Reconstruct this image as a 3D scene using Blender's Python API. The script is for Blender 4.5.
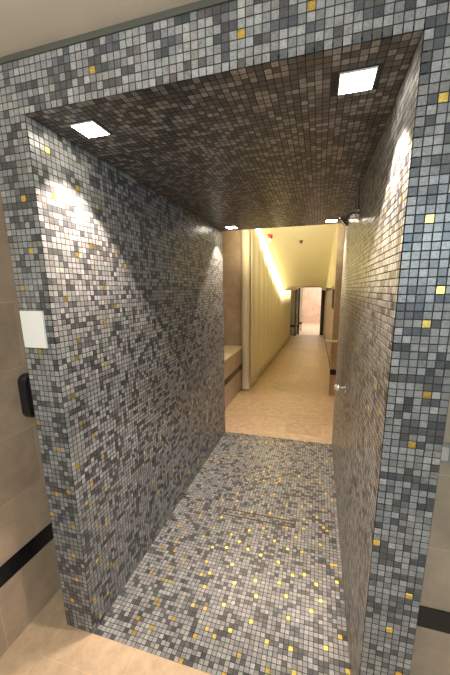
import bpy, bmesh, math
import numpy as np
from mathutils import Matrix, Vector

for o in list(bpy.data.objects):
    bpy.data.objects.remove(o)
SC = bpy.context.scene
COL = SC.collection

# ------------------------------------------------------------------ camera
cam_d = bpy.data.cameras.new('camera')
cam_d.sensor_fit = 'VERTICAL'
cam_d.sensor_height = 36.0
cam_d.sensor_width = 24.0
cam_d.lens = 306.345 / 675 * 36
cam_d.shift_x = -5 / 675
cam_d.shift_y = 17 / 675
cam_d.clip_start = 0.02
cam = bpy.data.objects.new('camera', cam_d)
COL.objects.link(cam)
YAW, PITCH, ROLL = 0.279, -0.209, -0.012
cam.matrix_world = (Matrix.Translation((0.936, -0.904, 1.559)) @ Matrix.Rotation(YAW, 4, 'Z')
                    @ Matrix.Rotation(math.pi / 2 + PITCH, 4, 'X') @ Matrix.Rotation(ROLL, 4, 'Z'))
SC.camera = cam

# ------------------------------------------------------------------ view, world
SC.view_settings.view_transform = 'Standard'
SC.view_settings.look = 'None'
SC.view_settings.gamma = 1.0
SC.view_settings.use_curve_mapping = False
SC.view_settings.exposure = 0.0
world = bpy.data.worlds.new('world')
SC.world = world
world.use_nodes = True
world.node_tree.nodes['Background'].inputs[0].default_value = (0.75, 0.85, 1.0, 1)
world.node_tree.nodes['Background'].inputs[1].default_value = 0.05


def light(name, kind, loc, energy, color, target=None, **kw):
    d = bpy.data.lights.new(name, kind)
    d.energy = energy
    d.color = color
    for k, v in kw.items():
        setattr(d, k, v)
    o = bpy.data.objects.new(name, d)
    COL.objects.link(o)
    o.location = loc
    if target is not None:
        o.rotation_euler = (Vector(target) - Vector(loc)).to_track_quat('-Z', 'Y').to_euler()
    return o


WARM = (1.0, 0.81, 0.675)
# daylight coming into the near room from behind the camera, high up
light('room_daylight', 'AREA', (2.1, -3.0, 2.0), 52, (0.64, 0.85, 1.0), (1.0, 0.0, 1.2), shape='RECTANGLE', size=1.6, size_y=0.5)
light('room_ceiling_fill', 'AREA', (0.35, -0.9, 2.13), 24, (1.0, 0.95, 0.86), (0.35, -0.8, 3), shape='RECTANGLE', size=1.4, size_y=0.4)  # added fill with no fitting, lifts the near room's ceiling
# corridor: cross passage, bright end room
light('cross_passage_lamp', 'AREA', (0.35, 2.75, 2.62), 14, (1.0, 0.78, 0.48), (0.35, 2.9, 0), shape='RECTANGLE', size=0.8, size_y=0.5)
light('soffit_fill', 'AREA', (0.50, 2.19, 2.30), 11, (1.0, 0.87, 0.56), (0.45, 5.0, 2.25), shape='RECTANGLE', size=0.9, size_y=0.1, spread=math.radians(50))  # unseen fill above the lintel, added to brighten the sloping soffit
light('end_room_lamp', 'AREA', (0.9, 16.0, 1.95), 70, (1.0, 0.90, 0.82), (0.9, 16.0, 0), shape='RECTANGLE', size=1.4, size_y=2.2)
light('end_room_plaster_fill', 'AREA', (1.9, 13.5, 1.95), 45, (1.0, 0.92, 0.82), (0.6, 14.2, 0), shape='RECTANGLE', size=0.5, size_y=0.5)  # extra light hidden beside the doorway, added to brighten the plaster wall
light('far_wall_fill', 'AREA', (0.45, 11.3, 1.58), 5, (1.0, 0.84, 0.50), (0.0, 12.8, 0.4), shape='RECTANGLE', size=0.3, size_y=0.2)  # invented source without a fixture, brightens the far wall strip

# ------------------------------------------------------------------ dimensions
W, H, D = 1.1344, 2.1186, 2.14          # passage width, height, depth
NX, NZ, NY = 53, 99, 100
PX, PZ, PY = W / NX, H / NZ, D / NY
J = 7 * PX                               # pier width
HT = H + 7 * PZ - 0.003                  # top of the mosaic
TRIM_TOP = 2.285
KR, YR = 0.042, 3.0                      # ramp slope and start
YEND = 12.8


def ramp(y):
    return -KR * (min(y, YEND) - YR) if y > YR else 0.0


# ------------------------------------------------------------------ materials
def new_mat(name):
    m = bpy.data.materials.new(name)
    m.use_nodes = True
    return m, m.node_tree.nodes, m.node_tree.links, m.node_tree.nodes['Principled BSDF']


def plain(name, col, rough=0.5, metal=0.0, emit=None, strength=0.0, noise=0.0, nscale=12.0):
    m, N, L, b = new_mat(name)
    b.inputs['Base Color'].default_value = (*col, 1)
    b.inputs['Roughness'].default_value = rough
    b.inputs['Metallic'].default_value = metal
    if emit:
        b.inputs['Emission Color'].default_value = (*emit, 1)
        b.inputs['Emission Strength'].default_value = strength
    if noise:
        g = N.new('ShaderNodeNewGeometry')
        n = N.new('ShaderNodeTexNoise')
        n.inputs['Scale'].default_value = nscale
        n.inputs['Detail'].default_value = 5
        L.new(g.outputs['Position'], n.inputs['Vector'])
        r = N.new('ShaderNodeValToRGB')
        r.color_ramp.elements[0].position = 0.3
        r.color_ramp.elements[1].position = 0.72
        r.color_ramp.elements[0].color = (*[c * (1 - noise) for c in col], 1)
        r.color_ramp.elements[1].color = (*[min(1, c * (1 + noise)) for c in col], 1)
        L.new(n.outputs['Fac'], r.inputs['Fac'])
        L.new(r.outputs['Color'], b.inputs['Base Color'])
    return m


def stone(name, axes, bw, bh, off, col, rough=0.35, joint=1.14, offset=0.5, mottle=0.16, nscale=9.0, mortar=0.0025):
    """Large stone slabs with fine joints, laid out in world metres."""
    m, N, L, b = new_mat(name)
    g = N.new('ShaderNodeNewGeometry')
    s = N.new('ShaderNodeSeparateXYZ')
    L.new(g.outputs['Position'], s.inputs[0])
    c = N.new('ShaderNodeCombineXYZ')
    for i in (0, 1):
        a = N.new('ShaderNodeMath')
        a.operation = 'ADD'
        a.inputs[1].default_value = off[i]
        L.new(s.outputs['XYZ'.index(axes[i])], a.inputs[0])
        L.new(a.outputs[0], c.inputs[i])
    br = N.new('ShaderNodeTexBrick')
    br.offset = offset
    br.inputs['Scale'].default_value = 1.0
    br.inputs['Brick Width'].default_value = bw
    br.inputs['Row Height'].default_value = bh
    br.inputs['Mortar Size'].default_value = mortar
    br.inputs['Mortar Smooth'].default_value = 0.3
    br.inputs['Color1'].default_value = (1, 1, 1, 1)
    br.inputs['Color2'].default_value = (0.86, 0.86, 0.85, 1)
    br.inputs['Mortar'].default_value = (joint, joint, joint * 0.98, 1)
    L.new(c.outputs[0], br.inputs['Vector'])
    n = N.new('ShaderNodeTexNoise')
    n.inputs['Scale'].default_value = nscale
    n.inputs['Detail'].default_value = 8
    n.inputs['Roughness'].default_value = 0.65
    L.new(g.outputs['Position'], n.inputs['Vector'])
    r = N.new('ShaderNodeValToRGB')
    r.color_ramp.elements[0].position = 0.3
    r.color_ramp.elements[1].position = 0.7
    r.color_ramp.elements[0].color = (*[x * (1 - mottle) for x in col], 1)
    r.color_ramp.elements[1].color = (*[x * (1 + mottle) for x in col], 1)
    L.new(n.outputs['Fac'], r.inputs['Fac'])
    mx = N.new('ShaderNodeMix')
    mx.data_type = 'RGBA'
    mx.blend_type = 'MULTIPLY'
    mx.inputs['Factor'].default_value = 1.0
    L.new(r.outputs['Color'], mx.inputs['A'])
    L.new(br.outputs['Color'], mx.inputs['B'])
    L.new(mx.outputs['Result'], b.inputs['Base Color'])
    b.inputs['Roughness'].default_value = rough
    bp = N.new('ShaderNodeBump')
    bp.inputs['Strength'].default_value = 0.2
    bp.inputs['Distance'].default_value = 0.002
    bp.invert = True
    L.new(br.outputs['Fac'], bp.inputs['Height'])
    L.new(bp.outputs['Normal'], b.inputs['Normal'])
    return m


def tile_material():
    m, N, L, b = new_mat('glass_stone_tesserae')
    at = N.new('ShaderNodeAttribute')
    at.attribute_name = 'tile_colour'
    g = N.new('ShaderNodeNewGeometry')
    n = N.new('ShaderNodeTexNoise')          # marble-like streaks inside the tesserae
    n.inputs['Scale'].default_value = 85
    n.inputs['Detail'].default_value = 3
    n.inputs['Distortion'].default_value = 2.0
    L.new(g.outputs['Position'], n.inputs['Vector'])
    r = N.new('ShaderNodeValToRGB')
    r.color_ramp.elements[0].position = 0.3
    r.color_ramp.elements[1].position = 0.75
    r.color_ramp.elements[0].color = (0.70, 0.71, 0.73, 1)
    r.color_ramp.elements[1].color = (1.30, 1.29, 1.27, 1)
    L.new(n.outputs['Fac'], r.inputs['Fac'])
    mx = N.new('ShaderNodeMix')
    mx.data_type = 'RGBA'
    mx.blend_type = 'MULTIPLY'
    mx.inputs['Factor'].default_value = 1.0
    L.new(at.outputs['Color'], mx.inputs['A'])
    L.new(r.outputs['Color'], mx.inputs['B'])
    L.new(mx.outputs['Result'], b.inputs['Base Color'])
    L.new(at.outputs['Alpha'], b.inputs['Metallic'])
    b.inputs['Roughness'].default_value = 0.31
    bp = N.new('ShaderNodeBump')
    bp.inputs['Strength'].default_value = 0.06
    bp.inputs['Distance'].default_value = 0.001
    L.new(n.outputs['Fac'], bp.inputs['Height'])
    L.new(bp.outputs['Normal'], b.inputs['Normal'])
    return m


M_TILE = tile_material()
M_GROUT = plain('dark_grout', (0.035, 0.036, 0.038), 0.85)
WALLC = (0.48, 0.37, 0.265)
M_WALL_YZ = stone('beige_stone_side_wall', 'YZ', 0.57, 0.285, (0.155, -0.947 + 0.285 * 5), WALLC, offset=0.5)
M_WALL_XZ = stone('beige_stone_facing_wall', 'XZ', 0.57, 0.285, (0.44, -0.947 + 0.285 * 5), WALLC, offset=0.5)
M_FLOOR = stone('travertine_floor', 'YX', 0.60, 0.40, (0.135 + 1.2, 0.167 + 2.0), (0.60, 0.445, 0.295), 0.45, 1.08, 0.5, 0.20, 14.0, 0.002)
M_CEIL = plain('beige_ceiling_paint', (0.68, 0.64, 0.56), 0.9, noise=0.05, nscale=3)
M_CREAM = plain('cream_paint', (0.78, 0.72, 0.52), 0.8, noise=0.03, nscale=2)
M_BAND = plain('black_polished_stone', (0.012, 0.012, 0.013), 0.25)
M_TRIM = plain('dark_olive_metal', (0.10, 0.105, 0.09), 0.45, 0.3)
M_BLACK = plain('black_plastic', (0.012, 0.012, 0.013), 0.4)
M_WHITE = plain('white_plastic', (0.90, 0.91, 0.90), 0.45)
M_CHROME = plain('chrome', (0.85, 0.86, 0.88), 0.08, 1.0)
M_SATIN = plain('satin_steel', (0.86, 0.85, 0.82), 0.35, 0.35)
M_STEEL = plain('brown_tinted_steel', (0.10, 0.055, 0.032), 0.6, 0.1)
M_LAMP = plain('frosted_lamp_glass', (0.9, 0.9, 0.9), 0.4, 0, (1.0, 0.90, 0.76), 40.0)
M_LAMPRIM = plain('white_lamp_frame', (0.75, 0.72, 0.66), 0.4)
M_CURTAIN = plain('cream_curtain_fabric', (0.84, 0.79, 0.60), 0.75)
M_COLUMN = plain('pale_lacquer', (0.72, 0.64, 0.46), 0.45)
M_WOOD = plain('dark_brown_wood', (0.022, 0.012, 0.008), 0.55, noise=0.3, nscale=20)
M_PINK = stone('pinkish_stone_wall', 'XZ', 0.6, 0.3, (0, 3), (0.66, 0.51, 0.40), 0.4, 0.95)
M_RED = plain('red_beacon_lens', (0.62, 0.03, 0.02), 0.25)
M_GREY = plain('grey_plastic', (0.30, 0.28, 0.25), 0.5)
M_BEIGEPLATE = plain('beige_plastic', (0.60, 0.54, 0.47), 0.45)
M_STONETOP = plain('pale_stone_top', (0.80, 0.70, 0.52), 0.3, noise=0.06)


# ------------------------------------------------------------------ helpers
def link(name, me, mat=None, parent=None):
    o = bpy.data.objects.new(name, me)
    if mat is not None and not me.materials:
        me.materials.append(mat)
    COL.objects.link(o)
    if parent is not None:
        o.parent = parent
    return o


def from_bm(name, bm, mat, parent=None, smooth=False):
    me = bpy.data.meshes.new(name)
    bmesh.ops.recalc_face_normals(bm, faces=bm.faces)
    if smooth:
        for f in bm.faces:
            f.smooth = True
    bm.to_mesh(me)
    bm.free()
    return link(name, me, mat, parent)


def add_box(bm, lo, hi, bevel=0.0, segs=2):
    t = bmesh.new()
    bmesh.ops.create_cube(t, size=1)
    for v in t.verts:
        v.co = Vector([(lo[i] + hi[i]) / 2 + v.co[i] * (hi[i] - lo[i]) for i in range(3)])
    if bevel:
        bmesh.ops.bevel(t, geom=list(t.edges), offset=bevel, segments=segs, profile=0.5, affect='EDGES')
    me = bpy.data.meshes.new('tmp')
    t.to_mesh(me)
    t.free()
    bm.from_mesh(me)
    bpy.data.meshes.remove(me)


def box(name, lo, hi, mat, parent=None, bevel=0.0, segs=2):
    bm = bmesh.new()
    add_box(bm, lo, hi, bevel, segs)
    return from_bm(name, bm, mat, parent)


def boxes(name, lst, mat, parent=None, bevel=0.0):
    bm = bmesh.new()
    for lo, hi in lst:
        add_box(bm, lo, hi, bevel)
    return from_bm(name, bm, mat, parent)


def add_lathe(bm, prof, origin, axis, n=28, cap=True):
    """prof: (distance along axis, radius)."""
    ax = Vector(axis).normalized()
    u = ax.orthogonal().normalized()
    v = ax.cross(u)
    rings = []
    for t, r in prof:
        c = Vector(origin) + ax * t
        rings.append([bm.verts.new(c + (u * math.cos(a) + v * math.sin(a)) * max(r, 1e-5)) for a in [2 * math.pi * i / n for i in range(n)]])
    for a, b in zip(rings, rings[1:]):
        for i in range(n):
            bm.faces.new((a[i], a[(i + 1) % n], b[(i + 1) % n], b[i]))
    if cap:
        bm.faces.new(rings[0][::-1])
        bm.faces.new(rings[-1])


def lathe(name, prof, origin, axis, mat, parent=None, n=28):
    bm = bmesh.new()
    add_lathe(bm, prof, origin, axis, n)
    o = from_bm(name, bm, mat, parent, smooth=True)
    if hasattr(o.data, 'set_sharp_from_angle'):
        o.data.set_sharp_from_angle(angle=math.radians(40))
    return o


def structure(o):
    o['kind'] = 'structure'
    return o


def thing(name, label, cat, loc, group=None):
    o = bpy.data.objects.new(name, None)
    o.empty_display_size = 0.05
    COL.objects.link(o)
    o.location = loc
    return tag(o, label, cat, group)


def tag(o, label, cat, group=None):
    o['label'] = label
    o['category'] = cat
    if group:
        o['group'] = group
    return o


def adopt(root, *obs):
    """Parent parts built in world metres to a thing without moving them."""
    for o in obs:
        o.parent = root
        o.matrix_parent_inverse = Matrix.Translation(-Vector(root.location))


# ------------------------------------------------------------------ mosaic
LIGHTS_T = np.array([(0.275, 0.282, 0.278), (0.315, 0.32, 0.312), (0.24, 0.248, 0.247), (0.345, 0.345, 0.335), (0.255, 0.249, 0.238)])
DARKS_T = np.array([(0.068, 0.075, 0.081), (0.092, 0.099, 0.105), (0.125, 0.130, 0.134), (0.100, 0.095, 0.089)])
GOLD = np.array((0.87, 0.63, 0.15))


class Mosaic:
    """Rows of small raised tesserae on a dark grout bed, one mesh."""

    def __init__(self, seed):
        self.rng = np.random.default_rng(seed)
        self.V, self.F, self.C, self.MI = [], [], [], []
        self.nv = 0

    def patch(self, origin, du, dv, nrm, i0, i1, j0, j1, gold=(), gold_rate=0.0, skip=None, dark=0.32, scale_rand=None):
        rng = self.rng
        O, U, Vv, Nn = (np.array(a, float) for a in (origin, du, dv, nrm))
        pu, pv = np.linalg.norm(U), np.linalg.norm(Vv)
        gap, ch, ht = 0.0027, 0.0006, 0.0004
        cells = [(i, j) for j in range(j0, j1) for i in range(i0, i1) if not (skip and skip(i, j))]
        if not cells:
            return
        ij = np.array(cells)
        n = len(ij)
        gold = set(gold)
        # colours: runs of dark tesserae two or three long are common
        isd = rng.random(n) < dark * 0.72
        idx = {c: k for k, c in enumerate(cells)}
        for k in np.nonzero(isd)[0].copy():
            i, j = cells[k]
            if rng.random() < 0.33 and (i + 1, j) in idx:
                isd[idx[(i + 1, j)]] = True
            if rng.random() < 0.12 and (i, j + 1) in idx:
                isd[idx[(i, j + 1)]] = True
        col = np.where(isd[:, None], DARKS_T[rng.integers(0, len(DARKS_T), n)], LIGHTS_T[rng.integers(0, len(LIGHTS_T), n)])
        col = col * rng.uniform(0.82, 1.16, (n, 1)) * rng.uniform(0.97, 1.03, (n, 3))
        isg = np.array([c in gold for c in cells]) | (rng.random(n) < gold_rate)
        col[isg] = GOLD * rng.uniform(0.85, 1.05, (int(isg.sum()), 1))
        rgba = np.c_[col, np.where(isg, 0.8, 0.0)]
        ju = rng.normal(0, 0.00022, (n, 2))
        base = O + ij[:, :1] * U + ij[:, 1:] * Vv + (ju[:, :1] * U / pu + ju[:, 1:] * Vv / pv)
        ue, ve = U / pu, Vv / pv
        g = gap / 2
        hx = rng.normal(0, 0.00003, (n, 2))        # slight tilt of each tessera
        out = np.zeros((n, 8, 3))
        for q, (a, b) in enumerate(((0, 0), (1, 0), (1, 1), (0, 1))):
            x = g if a == 0 else pu - g
            y = g if b == 0 else pv - g
            out[:, q] = base + x * ue + y * ve
            xi = x + (ch if a == 0 else -ch)
            yi = y + (ch if b == 0 else -ch)
            h = ht + hx[:, 0] * (1 if a else -1) + hx[:, 1] * (1 if b else -1)
            out[:, 4 + q] = base + xi * ue + yi * ve + h[:, None] * Nn
        fl = np.array([(4, 5, 6, 7), (0, 1, 5, 4), (1, 2, 6, 5), (2, 3, 7, 6), (3, 0, 4, 7)])
        if np.dot(np.cross(U, Vv), Nn) < 0:
            fl = fl[:, ::-1]
        f = (np.arange(n)[:, None, None] * 8 + fl[None]).reshape(-1, 4) + self.nv
        self.V.append(out.reshape(-1, 3))
        self.F.append(f)
        self.C.append(np.repeat(rgba, 5, axis=0))
        self.MI.append(np.zeros(n * 5, int))
        self.nv += n * 8

    def bed(self, lo, hi):
        x0, y0, z0 = lo
        x1, y1, z1 = hi
        v = np.array([(x0, y0, z0), (x1, y0, z0), (x1, y1, z0), (x0, y1, z0), (x0, y0, z1), (x1, y0, z1), (x1, y1, z1), (x0, y1, z1)])
        f = np.array([(0, 3, 2, 1), (4, 5, 6, 7), (0, 1, 5, 4), (1, 2, 6, 5), (2, 3, 7, 6), (3, 0, 4, 7)]) + self.nv
        self.V.append(v)
        self.F.append(f)
        self.C.append(np.tile((0.03, 0.03, 0.03, 0.0), (6, 1)))
        self.MI.append(np.ones(6, int))
        self.nv += 8

    def build(self, name, parent=None):
        V, F, C_, MI = np.concatenate(self.V), np.concatenate(self.F), np.concatenate(self.C), np.concatenate(self.MI)
        me = bpy.data.meshes.new(name)
        me.vertices.add(len(V))
        me.vertices.foreach_set('co', V.astype(np.float32).ravel())
        me.loops.add(F.size)
        me.loops.foreach_set('vertex_index', F.astype(np.int32).ravel())
        me.polygons.add(len(F))
        me.polygons.foreach_set('loop_start', (np.arange(len(F)) * 4).astype(np.int32))
        me.materials.append(M_TILE)
        me.materials.append(M_GROUT)
        me.polygons.foreach_set('material_index', MI.astype(np.int32))
        me.polygons.foreach_set('use_smooth', np.zeros(len(F), bool))
        me.update(calc_edges=True)
        a = me.attributes.new('tile_colour', 'FLOAT_COLOR', 'FACE')
        a.data.foreach_set('color', C_.astype(np.float32).ravel())
        me.validate()
        return link(name, me, None, parent)


GOLD_FLOOR = [(3, 24), (4, 16), (4, 33), (5, 36), (6, 27), (6, 44), (7, 5), (7, 24), (7, 31), (7, 41), (8, 2), (8, 15), (8, 19), (9, 10), (9, 39), (10, 9), (10, 15), (11, 4), (11, 22), (13, 31), (14, 48), (15, 7), (15, 35), (16, 40), (17, 19), (17, 23), (17, 28), (18, 11), (18, 53), (19, 16), (19, 20), (19, 49), (20, 0), (21, 5), (21, 11), (21, 29), (21, 34), (23, 7), (24, 24), (24, 32), (25, 6), (25, 13), (25, 45), (26, 19), (26, 37), (27, 30), (27, 54), (28, 8), (29, 0), (30, 39), (31, 4), (31, 21), (31, 29), (31, 46), (31, 56), (32, 11), (32, 17), (34, 35), (35, 45), (36, 8), (36, 28), (36, 51), (37, 3), (37, 22), (37, 41), (38, 33), (39, 19), (40, 14), (40, 25), (40, 38), (41, 8), (41, 52), (42, 4), (42, 33), (42, 42), (42, 46), (43, 26), (44, 53), (45, 17), (46, 24), (46, 48), (47, 20), (47, 37), (48, 10), (48, 44), (48, 52), (49, 43), (49, 61), (50, 31), (51, 13), (51, 26), (51, 31), (51, 58), (52, 7)]
GOLD_FRONT = [(-7, 28), (-7, 48), (-6, 73), (-5, 7), (-5, 33), (-4, 62), (-3, 13), (-3, 19), (-3, 43), (-3, 79), (-3, 87), (-2, 26), (-2, 34), (12, 102), (33, 102), (41, 103), (53, 36), (55, 80), (55, 92), (56, 21), (56, 52), (56, 68), (57, 59), (57, 72), (58, 13), (58, 28)]
GOLD_LEFT = [(1, 7), (1, 39), (2, 1), (2, 53), (3, 15), (3, 29), (3, 47), (3, 71), (3, 88), (3, 95), (4, 23), (4, 33), (4, 60), (5, 4), (5, 63), (6, 11), (6, 43), (7, 21), (7, 79), (8, 9), (8, 29), (8, 37), (9, 91), (11, 81), (12, 57), (13, 66), (14, 73), (15, 89), (17, 69), (19, 81), (22, 78)]

LAMPS = [(0.135, 0.140), (1.010, 0.140), (0.137, 1.985), (1.012, 1.990)]
LH = 0.047                                             # half of the lamp frame


def lamp_skip(i, j):
    x0, x1, y0, y1 = i * PX, (i + 1) * PX, j * PY, (j + 1) * PY
    return any(x1 > a - LH and x0 < a + LH and y1 > b - LH and y0 < b + LH for a, b in LAMPS)


DR = (16, 40, 42, 45)                                  # drain: tile columns and rows


def drain_skip(i, j):
    return DR[0] <= i < DR[1] and DR[2] <= j < DR[3]


E_ = 0.0004
m = Mosaic(11)                                         # face of the portal: two piers and the header
m.bed((-J, 0, 0), (-0.012, 0.012, HT))
m.bed((W + 0.012, 0, 0), (W + J, 0.012, HT))
m.bed((-0.012, 0, H + 0.012), (W + 0.012, 0.012, HT))
F_ARGS = ((PX, 0, 0), (0, 0, PZ), (0, -1, 0))
m.patch((0, -E_, 0), *F_ARGS, -7, 0, 0, NZ + 7, GOLD_FRONT)
m.patch((0, -E_, 0), *F_ARGS, 0, NX, NZ, NZ + 7, GOLD_FRONT)
m.patch((0, -E_, 0), *F_ARGS, NX, NX + 7, 0, NZ + 7, GOLD_FRONT)
structure(m.build('wall_front'))

m = Mosaic(23)                                         # left wall of the passage
m.bed((-J, 0.012, 0), (0, D, H))
m.patch((E_, 0, 0), (0, PY, 0), (0, 0, PZ), (1, 0, 0), 0, 24, 0, NZ, GOLD_LEFT)
m.patch((E_, 0, 0), (0, PY, 0), (0, 0, PZ), (1, 0, 0), 24, NY, 0, NZ, gold_rate=0.012)
structure(m.build('wall_left'))

m = Mosaic(37)                                         # right wall of the passage
m.bed((W, 0.012, 0), (W + J, D, H))
m.patch((W - E_, 0, 0), (0, PY, 0), (0, 0, PZ), (-1, 0, 0), 0, NY, 0, NZ, gold_rate=0.012)
structure(m.build('wall_right'))

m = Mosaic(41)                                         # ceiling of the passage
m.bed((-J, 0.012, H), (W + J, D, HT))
m.patch((0, 0, H - E_), (PX, 0, 0), (0, PY, 0), (0, 0, -1), 0, NX, 0, NY, skip=lamp_skip, dark=0.72)  # high dark share puts the ceiling's shade into the tile mix
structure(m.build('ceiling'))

m = Mosaic(53)                                         # floor of the passage
m.bed((0, 0, -0.05), (W, D, -0.0015))
m.patch((0, 0, -0.0011), (PX, 0, 0), (0, PY, 0), (0, 0, 1), 0, NX, 0, 62, GOLD_FLOOR, skip=drain_skip, dark=0.25)
m.patch((0, 0, -0.0011), (PX, 0, 0), (0, PY, 0), (0, 0, 1), 0, NX, 62, NY, gold_rate=0.022, dark=0.27)
structure(m.build('floor'))

# ------------------------------------------------------------------ near room
structure(boxes('floor_room', [((-0.325, -3.4, -0.05), (3.2, 0, 0)), ((-0.325, 0, -0.05), (-J, 0.166, 0)), ((W + J, 0, -0.05), (3.2, 0.166, 0)),
                               ((-J, 0, -0.05), (0, D, 0)), ((W, 0, -0.05), (W + J, D, 0))], M_FLOOR))
structure(box('wall_left_room', (-0.405, -3.4, -0.05), (-0.325, 0.166, 2.4), M_WALL_YZ))
structure(boxes('wall_far_room', [((-0.405, 0.166, -0.05), (-J, 0.24, 2.4)), ((W + J, 0.166, -0.05), (3.28, 0.24, 2.4))], M_WALL_XZ))
structure(box('wall_right_room', (3.2, -3.4, -0.05), (3.28, 0.166, 2.4), M_WALL_YZ))
structure(box('wall_back_room', (-0.405, -3.48, -0.05), (3.28, -3.4, 2.4), M_WALL_XZ))
structure(box('ceiling_room', (-0.325, -3.4, TRIM_TOP), (3.2, 0.166, 2.4), M_CEIL))
structure(boxes('trim_1', [((-J, -0.006, HT), (W + J, 0.012, HT + 0.006)), ((-J, -0.002, HT + 0.006), (W + J, 0.012, TRIM_TOP))], M_TRIM))
BZ0, BZ1 = 0.318, 0.408
structure(box('trim_2', (-0.325, -3.4, BZ0), (-0.320, 0.166, BZ1), M_BAND))
structure(box('trim_3', (W + J, 0.161, BZ0), (3.2, 0.166, BZ1), M_BAND))
M_PLINTH_YZ = stone('beige_stone_plinth_side', 'YZ', 0.57, 2.0, (0.155 + 0.57 * 8, 0.5), WALLC, offset=0.0)
M_PLINTH_XZ = stone('beige_stone_plinth_facing', 'XZ', 0.57, 2.0, (0.44 + 0.05, 0.5), WALLC, offset=0.0)
structure(box('baseboard_left', (-0.325, -3.4, 0.0), (-0.3235, 0.1645, BZ0), M_PLINTH_YZ))
structure(box('baseboard_far', (W + J, 0.1645, 0.0), (3.2, 0.166, BZ0), M_PLINTH_XZ))
M_CAULK = plain('pale_joint', (0.55, 0.46, 0.36), 0.7)
structure(box('trim_4', (-0.325, -3.4, 0), (-0.3205, 0.166, 0.003), M_CAULK))

# ------------------------------------------------------------------ corridor shell
structure(box('floor_corridor', (-1.1, D, -0.05), (2.3, YR, 0), M_FLOOR))


def slab_rows(name, xs, rows, thick, mat):
    """Surface z(x, y) given as rows [(y, [z...])], thickened upwards by thick."""
    bm = bmesh.new()
    lo = [[bm.verts.new((x, y, z)) for x, z in zip(xs, zs)] for y, zs in rows]
    hi = [[bm.verts.new((x, y, z + thick)) for x, z in zip(xs, zs)] for y, zs in rows]
    R, C_ = len(rows), len(xs)
    for r in range(R - 1):
        for c in range(C_ - 1):
            bm.faces.new((lo[r][c], lo[r + 1][c], lo[r + 1][c + 1], lo[r][c + 1]))
            bm.faces.new((hi[r][c], hi[r][c + 1], hi[r + 1][c + 1], hi[r + 1][c]))
    for r in range(R - 1):
        for c in (0, C_ - 1):
            bm.faces.new((lo[r][c], lo[r + 1][c], hi[r + 1][c], hi[r][c]))
    for c in range(C_ - 1):
        for r in (0, R - 1):
            bm.faces.new((lo[r][c], lo[r][c + 1], hi[r][c + 1], hi[r][c]))
    return from_bm(name, bm, mat)


structure(slab_rows('floor_ramp', [-1.1, 2.3], [(YR, [-0.05] * 2), (YEND, [ramp(YEND) - 0.05] * 2)], 0.05, M_FLOOR))
structure(box('floor_end_room', (-1.6, YEND, ramp(YEND) - 0.05), (2.6, 18.2, ramp(YEND)), plain('bright_stone_floor', (0.66, 0.52, 0.42), 0.4, noise=0.08)))

# sloping soffit that comes down to a low arched ceiling
SOFF_Y, SOFF_K, SZ = 8.0, 0.28, 1.50
XL = 0.008


def xr(y):
    return 1.113 + (SOFF_Y - min(y, SOFF_Y)) * 0.0095


def vault(x):
    if x < 0.29:
        t = (0.29 - x) / 0.282
        return 1.634 - 0.134 * t ** 1.7
    if x > 0.91:
        t = (x - 0.91) / 0.203
        return 1.634 - 0.140 * t ** 1.7
    return 1.634


bm = bmesh.new()
ys = [2.3 + 0.2 * i for i in range(22)] + [6.8 + 0.05 * i for i in range(31)] + [9 + 0.4 * i for i in range(10)] + [YEND]
us = [i / 30 for i in range(31)]
grid = []
for y in ys:
    row = []
    for u in us:
        x = XL + (xr(y) - XL) * u
        z = max(SZ - SOFF_K * (y - SOFF_Y), vault(XL + (1.113 - XL) * u))
        row.append((bm.verts.new((x, y, z)), bm.verts.new((x, y, z + 0.03))))
    grid.append(row)
for r in range(len(grid) - 1):
    for c in range(30):
        a, b, d, e = grid[r][c], grid[r][c + 1], grid[r + 1][c + 1], grid[r + 1][c]
        bm.faces.new((a[0], b[0], d[0], e[0]))
        bm.faces.new((a[1], e[1], d[1], b[1]))
    for c in (0, 30):
        a, e = grid[r][c], grid[r + 1][c]
        bm.faces.new((a[0], e[0], e[1], a[1]))
for r in (0, len(grid) - 1):
    for c in range(30):
        a, b = grid[r][c], grid[r][c + 1]
        bm.faces.new((a[0], b[0], b[1], a[1]))
structure(from_bm('ceiling_corridor', bm, M_CREAM))

# bulkhead over the right wall, following the soffit's edge
bm = bmesh.new()
pts = [(xr(2.3), 2.3), (xr(8), 8.0), (1.113, YEND), (1.40, YEND), (1.40, 2.3)]
pts = [(xr(3.86), 3.86), (xr(8), 8.0), (1.113, YEND), (1.40, YEND), (1.40, 3.86)]
lo = [bm.verts.new((x, y, 1.565 if y < 8.5 else 1.565)) for x, y in pts]
hi = [bm.verts.new((x, y, 3.1)) for x, y in pts]
bm.faces.new(lo)
bm.faces.new(hi[::-1])
for i in range(5):
    j = (i + 1) % 5
    bm.faces.new((lo[i], lo[j], hi[j], hi[i]))
structure(from_bm('wall_upper_right', bm, M_CREAM))
structure(box('wall_right_corridor', (1.25, 3.86, -0.5), (1.33, YEND, 1.565), M_WALL_YZ))
structure(slab_rows('baseboard_right', [1.238, 1.25], [(3.86, [ramp(3.86)] * 2), (YEND, [ramp(YEND)] * 2)], 0.045, M_BAND))
structure(box('wall_left_corridor', (-0.40, 3.86, -0.5), (-0.32, YEND, 3.1), M_CREAM))
structure(box('wall_facing_left', (-1.1, 3.78, -0.05), (-0.13, 3.86, 3.1), M_WALL_XZ))
structure(box('wall_facing_right', (1.155, 3.76, -0.06), (2.3, 3.86, 3.1), M_WALL_XZ))
structure(box('trim_5', (1.151, 3.756, 0.295), (2.3, 3.76, 0.378), M_BAND))
structure(box('wall_end_left', (-1.18, D, -0.05), (-1.1, 3.86, 3.1), M_WALL_YZ))
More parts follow.
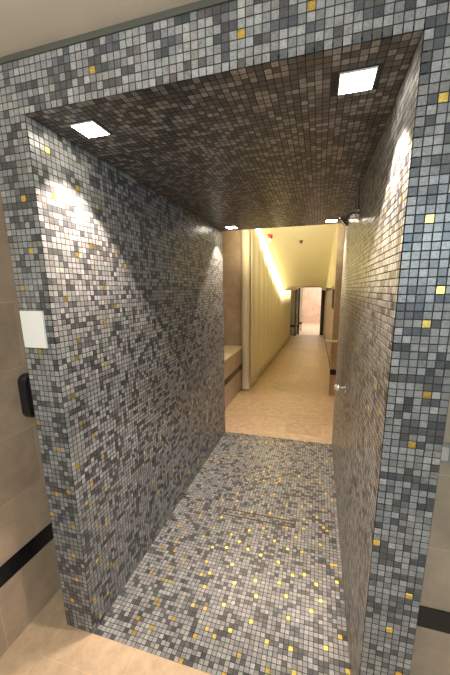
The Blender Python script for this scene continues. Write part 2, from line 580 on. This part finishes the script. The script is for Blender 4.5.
structure(box('wall_end_right', (2.3, D, -0.05), (2.38, 3.86, 3.1), M_WALL_YZ))
structure(boxes('wall_behind_passage', [((-1.18, D - 0.08, -0.05), (-J, D, 3.1)), ((W + J, D - 0.08, -0.05), (2.38, D, 3.1)),
                                        ((-J, D - 0.08, HT), (W + J, D, 3.1))], M_WALL_XZ))
structure(box('ceiling_cross_passage', (-1.18, D, 3.1), (2.38, YEND, 3.16), M_CREAM))

# far wall with the doorway, and the bright room behind it
OX0, OX1, OZ = 0.14, 1.10, 1.64
structure(boxes('wall_far', [((-0.32, YEND, -0.5), (OX0, YEND + 0.1, 3.1)), ((OX1, YEND, -0.5), (1.40, YEND + 0.1, 3.1)), ((OX0, YEND, OZ), (OX1, YEND + 0.1, 3.1))], M_CREAM))
FZ = ramp(YEND)
structure(box('trim_6', (-0.32, YEND - 0.006, FZ + BZ0), (OX0, YEND, FZ + BZ1), M_BAND))
d1 = structure(boxes('door_1', [((OX0 - 0.03, YEND - 0.02, FZ), (OX0 + 0.03, YEND + 0.12, OZ)), ((OX1 - 0.05, YEND - 0.02, FZ), (OX1 + 0.10, YEND + 0.12, OZ)),
                                ((OX0 - 0.03, YEND - 0.02, OZ - 0.035), (OX1 + 0.10, YEND + 0.12, OZ + 0.01))], M_WOOD))
d2 = structure(box('door_2', (OX0 - 0.10, YEND - 0.86, ramp(YEND - 0.86) + 0.012), (OX0 - 0.055, YEND - 0.03, OZ - 0.06), M_WOOD))
lathe('door_handle', [(0, 0.03), (0.01, 0.03), (0.012, 0.012), (0.045, 0.012), (0.05, 0.026), (0.075, 0.026)], (OX0 - 0.055, YEND - 0.78, FZ + 1.02), (1, 0, 0), M_CHROME, d2)
structure(box('wall_end_room', (-1.6, 17.6, FZ - 0.05), (2.6, 17.7, 2.1), M_PINK))
structure(box('wall_end_room_left', (-1.6, 14.1, FZ - 0.05), (0.23, 14.2, 2.1), plain('white_plaster', (0.78, 0.72, 0.62), 0.7)))
structure(box('trim_7', (-1.6, 14.09, FZ + BZ0), (0.23, 14.1, FZ + BZ1), M_BAND))
structure(box('wall_end_room_inner', (0.0, 14.2, FZ - 0.05), (0.08, 17.6, 2.1), M_PINK))
structure(box('trim_8', (0.08, 14.2, FZ + BZ0 + 0.02), (0.09, 17.6, FZ + BZ1 + 0.02), M_BAND))
structure(box('wall_end_room_right', (2.6, YEND, FZ - 0.05), (2.7, 17.7, 2.1), M_PINK))
structure(box('wall_end_room_side', (-1.7, YEND, FZ - 0.05), (-1.6, 17.7, 2.1), M_PINK))
structure(box('ceiling_end_room', (-1.7, YEND + 0.1, 2.1), (2.7, 17.7, 2.2), M_CREAM))

# ------------------------------------------------------------------ passage downlights
lamp_labels = ['square downlight at the near left corner of the mosaic passage ceiling',
               'square downlight at the near right corner of the mosaic passage ceiling',
               'small square downlight at the far left end of the passage ceiling',
               'small square downlight at the far right end of the passage ceiling']
proto = None
for (x, y), lab in zip(LAMPS, lamp_labels):
    if proto is None:
        proto = thing('ceiling_downlight', lab, 'ceiling light', (x, y, H), 'square downlights in the passage ceiling')
        a, b = LH, 0.0440
        boxes('lamp_frame', [((-a, -a, -0.004), (a, -b, 0.0)), ((-a, b, -0.004), (a, a, 0.0)), ((-a, -b, -0.004), (-b, b, 0.0)), ((b, -b, -0.004), (a, b, 0.0))], M_LAMPRIM, proto)
        box('lamp_diffuser', (-b, -b, -0.0035), (b, b, -0.0005), M_LAMP, proto)
        r = proto
    else:
        r = proto.copy()
        COL.objects.link(r)
        r.location = (x, y, H)
        r['label'] = lab
        for ch in list(proto.children):
            c = ch.copy()
            COL.objects.link(c)
            c.parent = r
    near = y < 1
    light('downlight_beam', 'SPOT', (x, y, H - 0.006), 112 if near else 72, WARM, (x, y, 0), spot_size=math.radians(88), spot_blend=0.22, shadow_soft_size=0.03)
    light('downlight_core', 'SPOT', (x, y, H - 0.006), 12 if near else 8, WARM, (x, y, 0), spot_size=math.radians(58), spot_blend=0.9, shadow_soft_size=0.03)

# ------------------------------------------------------------------ cove lighting along the curtain
tilt = math.atan(SOFF_K)
L1 = math.hypot(3.9, 3.9 * SOFF_K)
for (ya, yb, e) in ((3.80, 8.0, 150), (8.0, 10.9, 42)):
    za, zb = (max(SZ - SOFF_K * (y - SOFF_Y), 1.60) + 0.055 for y in (ya, yb))
    mid = Vector((0.034, (ya + yb) / 2, (za + zb) / 2))
    along = Vector((0, yb - ya, zb - za))
    xa = along.normalized()
    zc = Vector((0.25, 0, 1.0))                            # shines down through the slot onto the curtain
    zc = (zc - xa * zc.dot(xa)).normalized()
    yc = zc.cross(xa)
    lo_ = light('cove_light', 'AREA', mid, e, (1.0, 0.87, 0.53), shape='RECTANGLE', size=along.length, size_y=0.02)
    lo_.rotation_euler = Matrix((xa, yc, zc)).transposed().to_euler()

# pleated curtain
bm = bmesh.new()
prev = None
nY = 420
y0c, y1c = 3.766, 11.0
zs_n = 14
for i in range(nY + 1):
    y = y0c + (y1c - y0c) * i / nY
    ph = 2 * math.pi * (y - y0c) / 0.50
    s = math.sin(ph + 0.5 * math.sin(y * 1.7))
    x = -0.064 + 0.010 * math.copysign(abs(s) ** 0.75, s)
    zt = max(SZ - SOFF_K * (y - SOFF_Y), 1.634) + 0.40
    zb = ramp(y) + 0.008
    colv = [bm.verts.new((x + 0.006 * math.sin(3 * k / zs_n + ph * 0.11), y, zb + (zt - zb) * k / zs_n)) for k in range(zs_n + 1)]
    if prev:
        for k in range(zs_n):
            bm.faces.new((prev[k], colv[k], colv[k + 1], prev[k + 1]))
    prev = colv
cur = from_bm('pleated_curtain', bm, M_CURTAIN, smooth=True)
sm = cur.modifiers.new('thick', 'SOLIDIFY')
sm.thickness = 0.004
tag(cur, 'long cream pleated curtain down the left side of the sloping corridor', 'curtain')

# ------------------------------------------------------------------ things beyond the passage
col_t = thing('round_column', 'slim pale round column where the pleated curtain begins', 'column', (-0.125, 3.70, 0))
adopt(col_t, lathe('shaft', [(0.014, 0.062), (3.096, 0.062)], (-0.125, 3.70, 0), (0, 0, 1), M_COLUMN, None, 40),
      lathe('base_ring', [(0.0, 0.067), (0.012, 0.067), (0.014, 0.063)], (-0.125, 3.70, 0), (0, 0, 1), M_COLUMN, None, 40))

bench = thing('stone_bench', 'built-in beige stone bench with black band beyond the left mosaic wall', 'bench', (-0.6, 2.95, 0))
adopt(bench, box('bench_body', (-1.095, D + 0.004, 0.0), (-0.19, 3.776, 0.655), M_WALL_YZ),
      box('seat_slab', (-1.095, D + 0.004, 0.655), (-0.18, 3.776, 0.677), M_STONETOP, None, 0.003),
      box('black_band', (-0.19, D + 0.004, BZ0 + 0.01), (-0.184, 3.776, BZ1), M_BAND))

# towel bar on the wall that returns at the right
tb = thing('wall_rail', 'short steel rail on the beige wall end right of the corridor', 'rail', (1.2, 3.70, 0.812))
rail = lathe('rail_tube', [(-0.11, 0.002), (-0.108, 0.019), (-0.07, 0.019), (-0.068, 0.013), (0.42, 0.013), (0.424, 0.004)], (1.17, 3.70, 0.812), (1, 0, 0), M_SATIN)
brk = [lathe('rail_bracket', [(0, 0.022), (0.006, 0.022), (0.008, 0.008), (0.058, 0.008)], (xx, 3.76, 0.812), (0, -1, 0), M_CHROME) for xx in (1.21, 1.53)]
adopt(tb, rail, *brk)

pn = thing('wall_panel', 'dark framed panel hung on the right corridor wall', 'panel', (1.25, 6.16, 1.34))
adopt(pn, boxes('panel_frame', [((1.225, 5.90, 1.14), (1.25, 5.93, 1.54)), ((1.225, 6.40, 1.14), (1.25, 6.43, 1.54)),
                                ((1.225, 5.93, 1.14), (1.25, 6.40, 1.17)), ((1.225, 5.93, 1.51), (1.25, 6.40, 1.54))], M_WOOD),
      box('panel_board', (1.235, 5.93, 1.17), (1.25, 6.40, 1.51), M_WOOD))

# fire beacon and sprinkler on the sloping soffit
SN = Vector((0, -SOFF_K, -1)).normalized()


def on_soffit(x, y):
    return Vector((x, y, SZ - SOFF_K * (y - SOFF_Y)))


p = on_soffit(0.085, 4.60)
fb = thing('fire_beacon', 'red alarm beacon with a white lens on the sloping soffit', 'alarm beacon', p)
adopt(fb, lathe('beacon_body', [(0, 0.052), (0.055, 0.052), (0.070, 0.044)], p, SN, M_RED),
      lathe('beacon_lens', [(0.070, 0.042), (0.095, 0.038), (0.118, 0.026), (0.128, 0.010), (0.130, 0.002)], p, SN, M_WHITE))
p = on_soffit(0.598, 4.88)
sp = thing('ceiling_sprinkler', 'small dark sprinkler head in the middle of the sloping soffit', 'sprinkler', p)
adopt(sp, lathe('sprinkler_plate', [(0, 0.034), (0.004, 0.034), (0.008, 0.02)], p, SN, plain('bronze', (0.20, 0.14, 0.07), 0.4, 0.8)),
      lathe('sprinkler_nozzle', [(0.008, 0.010), (0.030, 0.010), (0.031, 0.020), (0.034, 0.020)], p, SN, M_BLACK))

# ------------------------------------------------------------------ shower fittings on the right wall
YS = 1.0
sh = thing('wall_shower', 'chrome shower head with drop pipe high on the right mosaic wall', 'shower head', (W, YS, 1.95))
wx = W - 0.003
adopt(sh,
      lathe('shower_pipe', [(0, 0.0085), (0.125, 0.0085)], (wx - 0.016, YS, 1.985), (0, 0, 1), M_CHROME),
      lathe('pipe_collar', [(0, 0.0145), (0.018, 0.0145), (0.022, 0.011)], (wx - 0.016, YS, 1.972), (0, 0, 1), M_CHROME),
      lathe('wall_flange', [(0, 0.032), (0.006, 0.032), (0.010, 0.020), (0.016, 0.018)], (wx, YS, 1.945), (-1, 0, 0), M_CHROME),
      lathe('shower_body', [(0, 0.018), (0.026, 0.020), (0.040, 0.016)], (wx - 0.010, YS, 1.945), (-1, 0, 0), M_CHROME),
      lathe('spray_head', [(0, 0.011), (0.024, 0.014), (0.040, 0.030), (0.052, 0.033)], (wx - 0.044, YS, 1.948), Vector((-0.75, 0, -0.66)), M_CHROME),
      lathe('spray_face', [(0.052, 0.029), (0.055, 0.028)], (wx - 0.044, YS, 1.948), Vector((-0.75, 0, -0.66)), M_BLACK))
vy, vz = 1.06, 0.945
va = thing('shower_valve', 'round chrome shower push valve on the right mosaic wall', 'shower valve', (W, vy, vz))
adopt(va, lathe('valve_plate', [(0, 0.030), (0.004, 0.030), (0.008, 0.024)], (wx, vy, vz), (-1, 0, 0), M_CHROME),
      lathe('valve_stem', [(0.006, 0.014), (0.040, 0.014)], (wx, vy, vz), (-1, 0, 0), M_CHROME),
      lathe('push_button', [(0.040, 0.018), (0.066, 0.019), (0.072, 0.015), (0.073, 0.004)], (wx, vy, vz), (-1, 0, 0), M_CHROME))

# linear drain let into the mosaic floor
x0, x1, y0, y1 = DR[0] * PX, DR[1] * PX, DR[2] * PY, DR[3] * PY
dr = thing('linear_drain', 'long slot drain with a mosaic insert in the passage floor', 'drain', ((x0 + x1) / 2, (y0 + y1) / 2, 0))
t_ = 0.0085
fr = boxes('drain_frame', [((x0, y0, -0.0015), (x1, y0 + t_, 0.0007)), ((x0, y1 - t_, -0.0015), (x1, y1, 0.0007)),
                           ((x0, y0 + t_, -0.0015), (x0 + t_, y1 - t_, 0.0007)), ((x1 - t_, y0 + t_, -0.0015), (x1, y1 - t_, 0.0007))], M_STEEL)
m = Mosaic(77)
q = (y1 - y0 - 2 * t_) / 3
m.patch((x0 + t_, y0 + t_, -0.0014), ((x1 - x0 - 2 * t_) / 24, 0, 0), (0, q, 0), (0, 0, 1), 0, 24, 0, 3, [(5, 2)], dark=0.3)
adopt(dr, fr, m.build('mosaic_insert'))

# ------------------------------------------------------------------ small things on the near walls
sw = thing('switch_plate', 'blank white rectangular plate on the left mosaic pier', 'switch plate', (-0.083, 0, 1.42))
adopt(sw, box('cover_plate', (-0.134, -0.013, 1.352), (-0.030, -0.0035, 1.490), M_WHITE, None, 0.0015),
      box('back_box', (-0.130, -0.0040, 1.356), (-0.034, -0.0015, 1.486), M_GREY))

bb = thing('wall_dispenser', 'black rounded box on the beige wall behind the left pier', 'wall box', (-0.325, 0.13, 1.10))


def rounded_plate(name, x0, x1, y0, y1, z0, z1, r, mat, bevel):
    """Rounded rectangle in the wall plane, pulled out from the wall with a softened front edge."""
    bm = bmesh.new()
    rings = []
    for x, inset in ((x0, 0), (x1 - bevel, 0), (x1 - bevel * 0.3, bevel * 0.3), (x1, bevel)):
        ring = []
        for cy, cz, a0 in ((y1 - r, z1 - r, 0), (y0 + r, z1 - r, 90), (y0 + r, z0 + r, 180), (y1 - r, z0 + r, 270)):
            for k in range(7):
                t = math.radians(a0 + 15 * k)
                ring.append(bm.verts.new((x, cy + (r - inset) * math.cos(t), cz + (r - inset) * math.sin(t))))
        rings.append(ring)
    n = len(rings[0])
    for p_, q_ in zip(rings, rings[1:]):
        for i in range(n):
            bm.faces.new((p_[i], p_[(i + 1) % n], q_[(i + 1) % n], q_[i]))
    bm.faces.new(rings[0][::-1])
    bm.faces.new(rings[-1])
    return from_bm(name, bm, mat)


adopt(bb, rounded_plate('dispenser_body', -0.325, -0.283, 0.086, 0.164, 0.995, 1.200, 0.034, M_BLACK, 0.010),
      rounded_plate('dispenser_front', -0.284, -0.280, 0.104, 0.146, 1.02, 1.175, 0.018, M_BLACK, 0.002))

sk = thing('wall_socket', 'beige socket plate in a grey frame on the wall right of the passage', 'socket', (1.35, 0.166, 1.03))
adopt(sk, boxes('socket_frame', [((1.300, 0.156, 0.992), (1.372, 0.166, 1.004)), ((1.300, 0.156, 1.052), (1.372, 0.166, 1.064)),
                                 ((1.300, 0.156, 1.004), (1.308, 0.166, 1.052)), ((1.366, 0.156, 1.004), (1.372, 0.166, 1.052))], M_GREY),
      box('socket_insert', (1.308, 0.158, 1.004), (1.366, 0.166, 1.042), M_BEIGEPLATE),
      box('socket_label_strip', (1.308, 0.159, 1.0425), (1.366, 0.166, 1.052), M_BEIGEPLATE))
